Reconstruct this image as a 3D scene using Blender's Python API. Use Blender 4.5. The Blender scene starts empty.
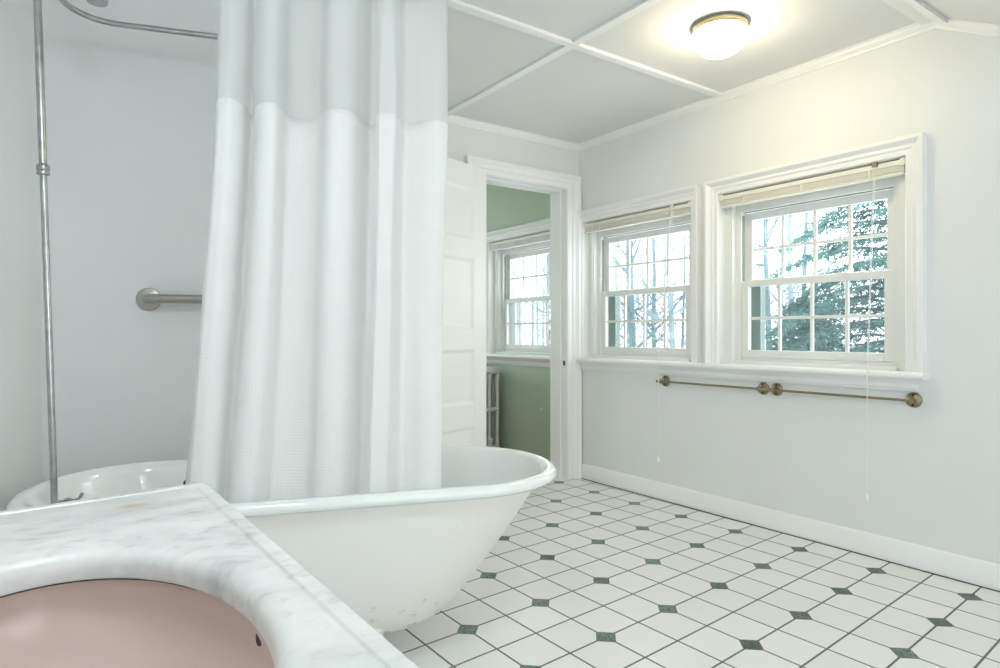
import bpy, bmesh, math, random
from mathutils import Matrix, Vector
R = math.radians
sc = bpy.context.scene
C = sc.collection

# ------------------------------------------------------------------ camera
W, D, H = 3.142, 3.468, 2.40          # window wall x, door wall y, ceiling height
CAMZ = 1.037
cam = bpy.data.objects.new('camera', bpy.data.cameras.new('camera'))
C.objects.link(cam)
cam.location = (0, 0, CAMZ)
cam.rotation_euler = (R(90), 0, R(-35.15))
cam.data.sensor_width = 36
cam.data.lens = 640.6 * 36 / 1000
cam.data.clip_start = 0.02
sc.camera = cam

# ------------------------------------------------------------------ world, light, exposure
SKY = 5.8
LAMP = 37.0
FILL_LAMP = 82.0  # strength of the added unseen lamp above the vanity
world = bpy.data.worlds.new('overcast_sky'); sc.world = world
world.use_nodes = True
wn = world.node_tree.nodes; wl = world.node_tree.links
bg = wn['Background']
bg.inputs['Color'].default_value = (0.925, 0.962, 1.0, 1)
bg.inputs['Strength'].default_value = SKY
sc.view_settings.view_transform = 'Standard'
sc.view_settings.look = 'None'
sc.view_settings.gamma = 1
sc.view_settings.use_curve_mapping = False
sc.view_settings.exposure = 0.08
sc.cycles.use_denoising = True
sc.cycles.max_bounces = 16
sc.cycles.diffuse_bounces = 10
sc.cycles.transparent_max_bounces = 16
sc.cycles.transmission_bounces = 8
sc.cycles.caustics_reflective = False
sc.cycles.caustics_refractive = False
sc.cycles.sample_clamp_indirect = 12

def portal(loc, sx, sy, rot):
    l = bpy.data.lights.new('window_portal', 'AREA'); l.shape = 'RECTANGLE'
    l.size = sx; l.size_y = sy; l.cycles.is_portal = True
    o = bpy.data.objects.new('window_portal', l); C.objects.link(o)
    o.location = loc; o.rotation_euler = rot
# windows: (y0, y1) of the clear opening, each set in the window wall
WZ0, WZ1 = 0.868, 1.835
WIN = {1: (2.468, 3.415), 2: (1.298, 2.280), 3: (3.645, 4.615)}
for n, (a, b) in WIN.items():
    portal((W + 0.30, (a + b) / 2, 1.32), 0.86, 0.86, (0, R(90), 0))
YB = -1.40                                   # wall behind the camera, with an unseen wide window added for front light
BW = (0.20, 2.50, 0.75, 1.90)
portal((1.9, 6.85, 1.4), 1.6, 1.2, (R(-90), 0, 0))  # portal at the opening added in the green room's far wall
portal(((BW[0] + BW[1]) / 2, YB - 0.16, (BW[2] + BW[3]) / 2), BW[1] - BW[0], BW[3] - BW[2], (R(90), 0, 0))

# ------------------------------------------------------------------ materials
def new_mat(name):
    m = bpy.data.materials.new(name); m.use_nodes = True
    return m, m.node_tree.nodes, m.node_tree.links, m.node_tree.nodes['Principled BSDF']
def pr(name, col, rough=0.5, metal=0.0, spec=0.5, coat=0.0, bump=0.0, bscale=60, var=0.0, vscale=3.0):
    m, n, l, p = new_mat(name)
    p.inputs['Base Color'].default_value = (*col, 1)
    p.inputs['Roughness'].default_value = rough
    p.inputs['Metallic'].default_value = metal
    p.inputs['Specular IOR Level'].default_value = spec
    p.inputs['Coat Weight'].default_value = coat
    tc = n.new('ShaderNodeTexCoord')
    if bump:
        t = n.new('ShaderNodeTexNoise'); t.inputs['Scale'].default_value = bscale
        t.inputs['Detail'].default_value = 4
        b = n.new('ShaderNodeBump'); b.inputs['Strength'].default_value = bump
        b.inputs['Distance'].default_value = 0.01
        l.new(tc.outputs['Object'], t.inputs['Vector'])
        l.new(t.outputs['Fac'], b.inputs['Height']); l.new(b.outputs['Normal'], p.inputs['Normal'])
    if var:
        t = n.new('ShaderNodeTexNoise'); t.inputs['Scale'].default_value = vscale
        t.inputs['Detail'].default_value = 5
        r = n.new('ShaderNodeValToRGB')
        r.color_ramp.elements[0].position = 0.3; r.color_ramp.elements[1].position = 0.7
        r.color_ramp.elements[0].color = (*[c * (1 - var) for c in col], 1)
        r.color_ramp.elements[1].color = (*[min(1, c * (1 + var * .5)) for c in col], 1)
        l.new(tc.outputs['Object'], t.inputs['Vector'])
        l.new(t.outputs['Fac'], r.inputs['Fac']); l.new(r.outputs['Color'], p.inputs['Base Color'])
    return m

M = {}
M['wall'] = pr('grey_white_plaster', (0.760, 0.775, 0.773), 0.55, bump=0.05, bscale=25, var=0.02)
M['ceil'] = pr('ceiling_paint', (0.75, 0.75, 0.742), 0.7, bump=0.03, bscale=40, var=0.02)
M['trim'] = pr('white_trim_paint', (0.85, 0.852, 0.852), 0.35, var=0.02)
M['door'] = pr('cream_white_door_paint', (0.84, 0.845, 0.83), 0.4, var=0.02)
M['green'] = pr('sage_green_paint', (0.455, 0.555, 0.435), 0.6, bump=0.04, bscale=30, var=0.03)
M['vinyl'] = pr('white_vinyl', (0.78, 0.79, 0.77), 0.4)
M['vinyl_dark'] = pr('shade_toned_jamb_liner', (0.26, 0.34, 0.315), 0.5)  # dark tone stands for shade in the window tracks
M['gap'] = pr('dark_gap', (0.03, 0.03, 0.03), 0.8)
M['blind'] = pr('cream_blind_enamel', (0.78, 0.76, 0.68), 0.4)
M['blindw'] = pr('white_blind_enamel', (0.80, 0.80, 0.76), 0.4)
M['cord'] = pr('white_cord', (0.80, 0.80, 0.78), 0.7)
M['brass'] = pr('antique_brass', (0.30, 0.25, 0.16), 0.33, metal=1.0, bump=0.05, bscale=200)
M['gold'] = pr('polished_brass', (0.93, 0.80, 0.50), 0.3, metal=1.0)
M['screw'] = pr('dark_screw', (0.03, 0.028, 0.02), 0.5, metal=0.3)
M['chrome'] = pr('aged_chrome', (0.44, 0.46, 0.45), 0.3, metal=1.0, var=0.25, vscale=25)
M['nickel'] = pr('brushed_nickel', (0.44, 0.42, 0.38), 0.36, metal=1.0, var=0.08, vscale=30)
M['enamel'] = pr('tub_enamel', (0.80, 0.825, 0.81), 0.12, coat=0.6)
M['porcelain_pink'] = pr('pink_porcelain', (0.53, 0.415, 0.37), 0.30, coat=0.15, var=0.04, vscale=5)
M['radiator'] = pr('radiator_paint', (0.52, 0.52, 0.49), 0.45, bump=0.08, bscale=80, var=0.08, vscale=20)
M['black'] = pr('black_rubber', (0.02, 0.02, 0.02), 0.4)
M['cabinet'] = pr('white_cabinet_paint', (0.74, 0.74, 0.72), 0.4)
M['wood'] = pr('hall_floor_wood', (0.32, 0.20, 0.11), 0.4, var=0.2, vscale=6)
M['snow'] = pr('snow', (0.85, 0.88, 0.90), 0.9, var=0.06, vscale=0.3)
M['bark'] = pr('haze_tinted_bark', (0.11, 0.165, 0.18), 0.9, bump=0.3, bscale=10, var=0.2, vscale=4)  # blue-teal cast of outdoor haze put into the bark colour
M['bark_pale'] = pr('haze_paled_bark', (0.23, 0.305, 0.32), 0.9, bump=0.3, bscale=10, var=0.25, vscale=4)  # paler still: haze and overexposure put into the colour
M['needles'] = pr('evergreen_needles', (0.075, 0.165, 0.158), 0.8, var=0.5, vscale=2.5)
M['dirt'] = pr('bark_brown', (0.06, 0.06, 0.055), 0.9)
M['light_floor'] = None

# tub outside: cream paint with grime specks low down
def tub_paint():
    m, n, l, p = new_mat('tub_outside_paint')
    p.inputs['Roughness'].default_value = 0.42
    tc = n.new('ShaderNodeTexCoord')
    t = n.new('ShaderNodeTexNoise'); t.inputs['Scale'].default_value = 16; t.inputs['Detail'].default_value = 8
    t.inputs['Roughness'].default_value = 0.7
    sx = n.new('ShaderNodeSeparateXYZ'); l.new(tc.outputs['Object'], sx.inputs[0])
    mr = n.new('ShaderNodeMapRange'); mr.inputs['From Min'].default_value = 0.30; mr.inputs['From Max'].default_value = 0.12
    mr.inputs['To Min'].default_value = 0.0; mr.inputs['To Max'].default_value = 0.16
    l.new(sx.outputs['Z'], mr.inputs['Value']); l.new(tc.outputs['Object'], t.inputs['Vector'])
    ad = n.new('ShaderNodeMath'); ad.operation = 'ADD'
    l.new(t.outputs['Fac'], ad.inputs[0]); l.new(mr.outputs['Result'], ad.inputs[1])
    r = n.new('ShaderNodeValToRGB'); e = r.color_ramp.elements
    e[0].position = 0.66; e[0].color = (0.80, 0.785, 0.745, 1)
    e[1].position = 0.80; e[1].color = (0.42, 0.40, 0.34, 1)
    l.new(ad.outputs[0], r.inputs['Fac']); l.new(r.outputs['Color'], p.inputs['Base Color'])
    return m
M['tub_out'] = tub_paint()

def marble():
    m, n, l, p = new_mat('white_marble')
    p.inputs['Roughness'].default_value = 0.38
    tc = n.new('ShaderNodeTexCoord')
    mp = n.new('ShaderNodeMapping'); mp.inputs['Rotation'].default_value = (0, 0, R(25)); mp.inputs['Scale'].default_value = (1.0, 1.5, 1.0)
    l.new(tc.outputs['Object'], mp.inputs['Vector'])
    n1 = n.new('ShaderNodeTexNoise'); n1.inputs['Scale'].default_value = 11; n1.inputs['Detail'].default_value = 9
    n1.inputs['Roughness'].default_value = 0.62; n1.inputs['Distortion'].default_value = 0.5
    l.new(mp.outputs['Vector'], n1.inputs['Vector'])
    r = n.new('ShaderNodeValToRGB'); e = r.color_ramp.elements
    e[0].position = 0.32; e[0].color = (0.40, 0.41, 0.40, 1)
    e[1].position = 0.60; e[1].color = (0.63, 0.63, 0.61, 1)
    e2 = e.new(0.43); e2.color = (0.55, 0.555, 0.54, 1)
    l.new(n1.outputs['Fac'], r.inputs['Fac'])
    # fine grey flecks
    n2 = n.new('ShaderNodeTexNoise'); n2.inputs['Scale'].default_value = 36; n2.inputs['Detail'].default_value = 6
    l.new(mp.outputs['Vector'], n2.inputs['Vector'])
    r2 = n.new('ShaderNodeValToRGB'); r2.color_ramp.elements[0].position = 0.30; r2.color_ramp.elements[0].color = (0.62, 0.64, 0.62, 1)
    r2.color_ramp.elements[1].position = 0.44; r2.color_ramp.elements[1].color = (1, 1, 1, 1)
    l.new(n2.outputs['Fac'], r2.inputs['Fac'])
    mx = n.new('ShaderNodeMix'); mx.data_type = 'RGBA'; mx.blend_type = 'MULTIPLY'; mx.inputs['Factor'].default_value = 0.5
    l.new(r.outputs['Color'], mx.inputs['A']); l.new(r2.outputs['Color'], mx.inputs['B'])
    # rust stain at a fixed place on the slab
    mp2 = n.new('ShaderNodeMapping'); mp2.vector_type = 'TEXTURE'
    mp2.inputs['Location'].default_value = (0.092 + 0.09, 1.017 - 0.57, 0.80)
    mp2.inputs['Rotation'].default_value = (0, 0, R(30)); mp2.inputs['Scale'].default_value = (0.034, 0.022, 0.3)
    l.new(tc.outputs['Object'], mp2.inputs['Vector'])
    ln = n.new('ShaderNodeVectorMath'); ln.operation = 'LENGTH'; l.new(mp2.outputs['Vector'], ln.inputs[0])
    ns = n.new('ShaderNodeMath'); ns.operation = 'MULTIPLY_ADD'; ns.inputs[1].default_value = 1.4; 
    l.new(n2.outputs['Fac'], ns.inputs[0]); l.new(ln.outputs['Value'], ns.inputs[2])
    r3 = n.new('ShaderNodeMapRange'); r3.interpolation_type = 'SMOOTHSTEP'
    r3.inputs['From Min'].default_value = 0.6; r3.inputs['From Max'].default_value = 1.75
    r3.inputs['To Min'].default_value = 0.85; r3.inputs['To Max'].default_value = 0.0
    l.new(ns.outputs[0], r3.inputs['Value'])
    mx2 = n.new('ShaderNodeMix'); mx2.data_type = 'RGBA'; mx2.inputs['B'].default_value = (0.50, 0.30, 0.14, 1)
    l.new(r3.outputs['Result'], mx2.inputs['Factor']); l.new(mx.outputs['Result'], mx2.inputs['A'])
    l.new(mx2.outputs['Result'], p.inputs['Base Color'])
    return m
M['marble'] = marble()

def cloth(name, col, trans, transp, waffle):
    m, n, l, p = new_mat(name)
    n.remove(p)
    out = n['Material Output']
    d = n.new('ShaderNodeBsdfDiffuse'); d.inputs['Color'].default_value = (*col, 1)
    t = n.new('ShaderNodeBsdfTranslucent'); t.inputs['Color'].default_value = (*col, 1)
    mx = n.new('ShaderNodeMixShader'); mx.inputs[0].default_value = trans
    l.new(d.outputs[0], mx.inputs[1]); l.new(t.outputs[0], mx.inputs[2])
    last = mx
    if transp:
        tr = n.new('ShaderNodeBsdfTransparent')
        m2 = n.new('ShaderNodeMixShader'); m2.inputs[0].default_value = transp
        l.new(mx.outputs[0], m2.inputs[1]); l.new(tr.outputs[0], m2.inputs[2]); last = m2
    l.new(last.outputs[0], out.inputs['Surface'])
    uv = n.new('ShaderNodeUVMap'); uv.uv_map = 'UVMap'
    s = n.new('ShaderNodeSeparateXYZ'); l.new(uv.outputs['UV'], s.inputs[0])
    def sn(o, k):
        a = n.new('ShaderNodeMath'); a.operation = 'MULTIPLY'; a.inputs[1].default_value = k
        b = n.new('ShaderNodeMath'); b.operation = 'SINE'
        c = n.new('ShaderNodeMath'); c.operation = 'ABSOLUTE'
        l.new(o, a.inputs[0]); l.new(a.outputs[0], b.inputs[0]); l.new(b.outputs[0], c.inputs[0]); return c
    if waffle:
        a = sn(s.outputs['X'], math.pi / 0.0095); b = sn(s.outputs['Y'], math.pi / 0.0095)
        c = n.new('ShaderNodeMath'); c.operation = 'MINIMUM'; l.new(a.outputs[0], c.inputs[0]); l.new(b.outputs[0], c.inputs[1])
        bp = n.new('ShaderNodeBump'); bp.inputs['Strength'].default_value = 0.35; bp.inputs['Distance'].default_value = 0.0022
        l.new(c.outputs[0], bp.inputs['Height'])
        l.new(bp.outputs['Normal'], d.inputs['Normal']); l.new(bp.outputs['Normal'], t.inputs['Normal'])
    return m
M['waffle'] = cloth('white_waffle_cloth', (0.95, 0.955, 0.95), 0.46, 0.0, True)
M['sheer'] = cloth('sheer_voile', (0.86, 0.875, 0.87), 0.5, 0.14, False)

def glass_mat(name, tint, refl, rough=0.0, cover=0.0, cover_col=(0.1, 0.12, 0.12)):
    m, n, l, p = new_mat(name); n.remove(p); out = n['Material Output']
    t = n.new('ShaderNodeBsdfTransparent'); t.inputs['Color'].default_value = (*tint, 1)
    g = n.new('ShaderNodeBsdfGlossy'); g.inputs['Roughness'].default_value = rough
    mx = n.new('ShaderNodeMixShader'); mx.inputs[0].default_value = refl
    l.new(t.outputs[0], mx.inputs[1]); l.new(g.outputs[0], mx.inputs[2]); last = mx
    if cover:
        d = n.new('ShaderNodeBsdfDiffuse'); d.inputs['Color'].default_value = (*cover_col, 1)
        m2 = n.new('ShaderNodeMixShader'); m2.inputs[0].default_value = cover
        l.new(mx.outputs[0], m2.inputs[1]); l.new(d.outputs[0], m2.inputs[2]); last = m2
    l.new(last.outputs[0], out.inputs['Surface'])
    return m
M['glass'] = glass_mat('window_glass', (0.965, 0.985, 0.985), 0.05)
M['screen'] = glass_mat('insect_screen_mesh', (1, 1, 1), 0.0, cover=0.24)

def emit(name, col, s):
    m, n, l, p = new_mat(name)
    p.inputs['Base Color'].default_value = (0.9, 0.88, 0.8, 1)
    p.inputs['Emission Color'].default_value = (*col, 1); p.inputs['Emission Strength'].default_value = s
    return m
M['lamp_glass'] = emit('lit_opal_glass', (1.0, 0.84, 0.52), LAMP)

M['fill_glass'] = emit('added_fill_glass', (0.86, 0.95, 1.0), FILL_LAMP)  # glow of the lamp added out of view

# floor tiles: square tiles on a rotated lattice, a dark green dot on every second crossing
def floor_mat():
    m, n, l, p = new_mat('white_tile_with_green_dots')
    tc = n.new('ShaderNodeTexCoord'); s = n.new('ShaderNodeSeparateXYZ'); l.new(tc.outputs['Object'], s.inputs[0])
    def math_(op, a, b=None, c=None):
        x = n.new('ShaderNodeMath'); x.operation = op
        for i, v in enumerate((a, b, c)):
            if v is None: continue
            if isinstance(v, (int, float)): x.inputs[i].default_value = v
            else: l.new(v, x.inputs[i])
        return x.outputs[0]
    O = TILE_O; A = TILE_A; B = TILE_B
    det = A[0] * B[1] - A[1] * B[0]
    X = math_('SUBTRACT', s.outputs['X'], O[0]); Y = math_('SUBTRACT', s.outputs['Y'], O[1])
    S = math_('ADD', math_('MULTIPLY', X, B[1] / det), math_('MULTIPLY', Y, -B[0] / det))
    T = math_('ADD', math_('MULTIPLY', X, -A[1] / det), math_('MULTIPLY', Y, A[0] / det))
    def dist(v, k):       # distance to nearest multiple of 1/k, in lattice units
        v2 = math_('MULTIPLY', v, k)
        fr = math_('ABSOLUTE', math_('SUBTRACT', v2, math_('ROUND', v2)))
        return math_('MULTIPLY', fr, 1.0 / k)
    g = math_('MINIMUM', dist(S, 2), dist(T, 2))
    dd = math_('ADD', dist(S, 1), dist(T, 1))            # diamond distance to a dot
    hd = 0.124; gw = 0.0105
    isdot = math_('LESS_THAN', dd, hd)
    ring = math_('MULTIPLY', math_('LESS_THAN', dd, hd + 0.014), math_('SUBTRACT', 1, isdot))
    line = math_('MULTIPLY', math_('LESS_THAN', g, gw), math_('GREATER_THAN', dd, hd))
    grout = math_('MAXIMUM', ring, line)
    # tile tone changes a little from tile to tile
    fs = math_('FLOOR', math_('MULTIPLY', S, 2)); ft = math_('FLOOR', math_('MULTIPLY', T, 2))
    cv = n.new('ShaderNodeCombineXYZ'); l.new(fs, cv.inputs[0]); l.new(ft, cv.inputs[1])
    wnz = n.new('ShaderNodeTexWhiteNoise'); l.new(cv.outputs[0], wnz.inputs['Vector'])
    mt = n.new('ShaderNodeMix'); mt.data_type = 'RGBA'; l.new(wnz.outputs['Value'], mt.inputs['Factor'])
    mt.inputs['A'].default_value = (0.755, 0.755, 0.725, 1); mt.inputs['B'].default_value = (0.80, 0.80, 0.77, 1)
    # dots: green marble, some lighter
    cv2 = n.new('ShaderNodeCombineXYZ'); l.new(math_('ROUND', S), cv2.inputs[0]); l.new(math_('ROUND', T), cv2.inputs[1])
    wn2 = n.new('ShaderNodeTexWhiteNoise'); l.new(cv2.outputs[0], wn2.inputs['Vector'])
    nz = n.new('ShaderNodeTexNoise'); nz.inputs['Scale'].default_value = 60; nz.inputs['Detail'].default_value = 6
    nz.inputs['Distortion'].default_value = 1.5
    l.new(tc.outputs['Object'], nz.inputs['Vector'])
    rr = n.new('ShaderNodeValToRGB'); e = rr.color_ramp.elements
    e[0].position = 0.42; e[0].color = (0.035, 0.058, 0.048, 1); e[1].position = 0.75; e[1].color = (0.16, 0.24, 0.21, 1)
    l.new(nz.outputs['Fac'], rr.inputs['Fac'])
    md = n.new('ShaderNodeMix'); md.data_type = 'RGBA'; md.blend_type = 'MULTIPLY'; md.inputs['Factor'].default_value = 1
    rd = n.new('ShaderNodeValToRGB'); rd.color_ramp.elements[0].color = (0.8, 0.75, 0.75, 1); rd.color_ramp.elements[1].color = (1.5, 1.7, 1.6, 1)
    l.new(wn2.outputs['Value'], rd.inputs['Fac']); l.new(rr.outputs['Color'], md.inputs['A']); l.new(rd.outputs['Color'], md.inputs['B'])
    m1 = n.new('ShaderNodeMix'); m1.data_type = 'RGBA'; l.new(isdot, m1.inputs['Factor'])
    l.new(mt.outputs['Result'], m1.inputs['A']); l.new(md.outputs['Result'], m1.inputs['B'])
    m2 = n.new('ShaderNodeMix'); m2.data_type = 'RGBA'; l.new(grout, m2.inputs['Factor'])
    l.new(m1.outputs['Result'], m2.inputs['A']); m2.inputs['B'].default_value = (0.145, 0.14, 0.125, 1)
    l.new(m2.outputs['Result'], p.inputs['Base Color'])
    l.new(math_('MULTIPLY_ADD', grout, 0.4, 0.30), p.inputs['Roughness'])
    bp = n.new('ShaderNodeBump'); bp.inputs['Strength'].default_value = 0.5; bp.inputs['Distance'].default_value = 0.002
    l.new(math_('SUBTRACT', 1, grout), bp.inputs['Height']); l.new(bp.outputs['Normal'], p.inputs['Normal'])
    return m
TILE_O = (1.559, 1.5845); TILE_A = (0.3490, 0.0270); TILE_B = (-0.0080, 0.3465)
M['floor'] = floor_mat()

# ------------------------------------------------------------------ mesh helpers
WM = {}                                     # world matrix of every object that may become a parent
class MB:
    def __init__(self): self.v = []; self.f = []; self.uv = None
    def add(self, vs, fs):
        k = len(self.v); self.v += [Vector(x) for x in vs]; self.f += [tuple(i + k for i in f) for f in fs]; return self
    def box(self, a, b, mat=None):
        x0, y0, z0 = a; x1, y1, z1 = b
        vs = [(x0,y0,z0),(x1,y0,z0),(x1,y1,z0),(x0,y1,z0),(x0,y0,z1),(x1,y0,z1),(x1,y1,z1),(x0,y1,z1)]
        if mat: vs = [mat @ Vector(p) for p in vs]
        return self.add(vs, [(0,3,2,1),(4,5,6,7),(0,1,5,4),(1,2,6,5),(2,3,7,6),(3,0,4,7)])
    def tube(self, pts, r, n=12, caps=True):
        pts = [Vector(p) for p in pts]
        rs = r if isinstance(r, (list, tuple)) else [r] * len(pts)
        up = None; rings = []
        for i, p in enumerate(pts):
            t = (pts[min(i + 1, len(pts) - 1)] - pts[max(i - 1, 0)]).normalized()
            if up is None:
                a = Vector((0, 0, 1)) if abs(t.z) < 0.9 else Vector((1, 0, 0)); up = t.cross(a).normalized()
            up = (up - t * up.dot(t)).normalized(); s = t.cross(up)
            rings.append([p + (up * math.cos(2*math.pi*k/n) + s * math.sin(2*math.pi*k/n)) * rs[i] for k in range(n)])
        self.loft(rings, caps); return self
    def loft(self, rings, caps=True, closed=True):
        n = len(rings[0]); vs = [p for r in rings for p in r]; fs = []
        for i in range(len(rings) - 1):
            for k in range(n if closed else n - 1):
                a = i * n + k; b = i * n + (k + 1) % n
                fs.append((a, b, b + n, a + n))
        if caps:
            fs.append(tuple(range(n - 1, -1, -1))); fs.append(tuple((len(rings) - 1) * n + k for k in range(n)))
        return self.add(vs, fs)
    def lathe(self, base, axis, prof, n=32, caps=True):
        """prof: (radius, height along axis)"""
        axis = Vector(axis).normalized(); a = Vector((0,0,1)) if abs(axis.z) < .9 else Vector((1,0,0))
        u = axis.cross(a).normalized(); w = axis.cross(u); base = Vector(base)
        rings = [[base + axis * h + (u*math.cos(2*math.pi*k/n) + w*math.sin(2*math.pi*k/n)) * r for k in range(n)] for r, h in prof]
        return self.loft(rings, caps)
    def sphere(self, c, r, n=12):
        return self.lathe(Vector(c) - Vector((0,0,r)), (0,0,1), [(max(1e-4, r*math.sin(math.pi*i/n)), r - r*math.cos(math.pi*i/n)) for i in range(n+1)], 2*n)
    def build(self, name, mat, parent=None, origin=None, smooth=False, bevel=0, angle=40, bseg=2, mats=None):
        me = bpy.data.meshes.new(name)
        if parent is not None: w = WM[parent.name]
        else: w = Matrix.Translation(origin if origin else (0, 0, 0))
        inv = w.inverted()
        me.from_pydata([inv @ p for p in self.v], [], self.f)
        bm = bmesh.new(); bm.from_mesh(me); bmesh.ops.recalc_face_normals(bm, faces=bm.faces)
        bm.to_mesh(me); bm.free()
        if self.uv:
            ul = me.uv_layers.new(name='UVMap')
            for lp in me.loops: ul.data[lp.index].uv = self.uv[lp.vertex_index]
        o = bpy.data.objects.new(name, me); C.objects.link(o)
        me.materials.append(mat)
        if parent is not None: o.parent = parent
        else: o.location = w.translation
        WM[o.name] = w
        if smooth:
            for p in me.polygons: p.use_smooth = True
            me.set_sharp_from_angle(angle=R(angle))
        if bevel:
            b = o.modifiers.new('bevel', 'BEVEL'); b.width = bevel; b.segments = bseg; b.limit_method = 'ANGLE'; b.angle_limit = R(35)
        return o
def tag(o, label=None, cat=None, group=None, kind=None):
    if label: o['label'] = label
    if cat: o['category'] = cat
    if group: o['group'] = group
    if kind: o['kind'] = kind
    return o
def empty(name, loc=(0, 0, 0), kind=None, label=None, cat=None, group=None):
    o = bpy.data.objects.new(name, None); C.objects.link(o); o.location = loc
    o.empty_display_size = 0.05
    WM[o.name] = Matrix.Translation(loc)
    return tag(o, label, cat, group, kind)
def struct(o, label, cat): return tag(o, label, cat, kind='structure')

# profile swept round three (or four) sides of an opening with mitred corners
def surround(mb, a0, a1, zb, zt, prof, place, wl=1.0, wr=1.0, wh=1.0):
    rings = []
    for side in range(4):
        ring = []
        for w, t in prof:
            if side == 0: p = (a0 - w * wl, zb, t)
            elif side == 1: p = (a0 - w * wl, zt + w * wh, t)
            elif side == 2: p = (a1 + w * wr, zt + w * wh, t)
            else: p = (a1 + w * wr, zb, t)
            ring.append(place(*p))
        rings.append(ring)
    mb.loft(rings, True)
    return mb
WIN_PLACE = lambda a, z, t: (W - t, a, z)
DOOR_PLACE = lambda a, z, t: (a, D - t, z)
CASING = [(0, 0), (0, .012), (.004, .016), (.026, .018), (.030, .024), (.036, .026), (.046, .024), (.054, .030), (.060, .040), (.066, .045), (.080, .045), (.082, .042), (.082, 0)]
def wall_strips(mb, axis, p0, p1, t0, t1, holes, z0=0.0, z1=H):
    """boxes along an axis with rectangular holes (a0, a1, z0, z1)"""
    cuts = sorted(holes); a = p0
    def bx(a0, a1, za, zb):
        if a1 - a0 < 1e-4 or zb - za < 1e-4: return
        if axis == 'y': mb.box((t0, a0, za), (t1, a1, zb))
        else: mb.box((a0, t0, za), (a1, t1, zb))
    for h in cuts:
        bx(a, h[0], z0, z1); bx(h[0], h[1], z0, h[2]); bx(h[0], h[1], h[3], z1); a = h[1]
    bx(a, p1, z0, z1)

# ------------------------------------------------------------------ room shell
C18, S18 = math.cos(R(18)), math.sin(R(18))
def tf(a, b, z=0.0):                         # tub alcove frame (a along the tub, b towards its back wall)
    return Vector((a * C18 + b * S18, -a * S18 + b * C18, z))

struct(MB().box((-1.2, YB - .2, -0.12), (W + 0.2, D + 0.162, 0)).build('floor', M['floor']), 'white square tile floor with small dark green corner dots', 'floor')
struct(MB().box((0.8, D + 0.162, -0.12), (W + 0.2, 6.8, 0)).build('floor', M['wood']), 'floor of the green room beyond the doorway', 'floor')

FOLD = 1.178
m = MB().box((-1.2, FOLD, H), (W + 0.2, D + 0.16, H + 0.12))
struct(m.build('ceiling', M['ceil']), 'flat off-white panelled ceiling with the lamp', 'ceiling')
SL = 0.55; YF = 0.55                          # the slope ends YF, then a lower flat ceiling runs on behind the camera
ZL = H - SL * (FOLD - YF)
m = MB()
m.loft([[Vector((x, y, z)) for y, z in ((FOLD, H), (YF, ZL), (YB - .2, ZL), (YB - .2, ZL + .12), (YF, ZL + .12), (FOLD, H + .12))] for x in (-1.2, W + .2)])
struct(m.build('ceiling', M['ceil']), 'sloping part of the ceiling at the upper right corner', 'ceiling')

m = MB(); wall_strips(m, 'y', YB - .2, D + 0.10, W, W + 0.2, [(WIN[2][0], WIN[2][1], WZ0, WZ1), (WIN[1][0], WIN[1][1], WZ0, WZ1)])
struct(m.build('wall_window', M['wall']), 'pale grey wall holding the two bathroom windows', 'wall')
m = MB(); wall_strips(m, 'x', 1.10, W, D, D + 0.162, [(2.252, 3.04, 0, 2.093)])
struct(m.build('wall_door', M['wall']), 'pale grey wall around the doorway', 'wall')
def wall_seg(p, q, name, mat, label, thick=0.1, z1=H):
    p = Vector((*p, 0)); q = Vector((*q, 0)); d = (q - p).normalized(); nn = Vector((-d.y, d.x, 0)) * thick
    m = MB(); m.add([p, q, q + nn, p + nn, p + Vector((0,0,z1)), q + Vector((0,0,z1)), q + nn + Vector((0,0,z1)), p + nn + Vector((0,0,z1))],
                    [(0,3,2,1),(4,5,6,7),(0,1,5,4),(1,2,6,5),(2,3,7,6),(3,0,4,7)])
    struct(m.build(name, mat), label, 'wall')
ca = tf(-0.9, 2.70); cb = tf(0.35, 2.70)
wall_seg((1.167, D), (cb.x, cb.y), 'wall_return', M['wall'], 'short wall hidden behind the shower curtain')
wall_seg((cb.x, cb.y), (ca.x, ca.y), 'wall_tub', M['wall'], 'cool grey-white wall behind the bathtub with the grab bar') if False else None
# (walls run anticlockwise so that their thickness lies outside the room)
def wall_seg_out(p, q, name, label): wall_seg(p, q, name, M['wall'], label)
wall_seg_out((ca.x, ca.y), (cb.x, cb.y), 'wall_tub', 'cool grey-white wall behind the bathtub holding the grab bar')
wall_seg_out((-0.39, 1.712), (ca.x, ca.y), 'wall_tub_end', 'pale blue-grey wall at the far left end of the bathtub')
wall_seg_out((-0.39, YB), (-0.39, 1.712), 'wall_left', 'wall behind the vanity')
m = MB(); wall_strips(m, 'x', -0.49, W, YB - 0.15, YB, [BW])
struct(m.build('wall_back', M['wall']), 'wall behind the camera with an added wide window', 'wall')
r = empty('window_4', (1.4, YB, BW[2]), 'structure', 'added unseen wide window behind the camera', 'window')  # window added out of view to light curtain and tub
m = MB()
for k in range(4):
    x = BW[0] + (BW[1] - BW[0]) * k / 3; m.box((x - .025, YB - .10, BW[2]), (x + .025, YB - .05, BW[3]))
for z in (BW[2] + .025, (BW[2] + BW[3]) / 2, BW[3] - .025): m.box((BW[0], YB - .10, z - .025), (BW[1], YB - .05, z + .025))
m.build('window_frame', M['trim'], r)
m = MB(); m.box((BW[0], YB - .08, BW[2]), (BW[1], YB - .076, BW[3])); m.build('glass_pane', M['glass'], r)

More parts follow.
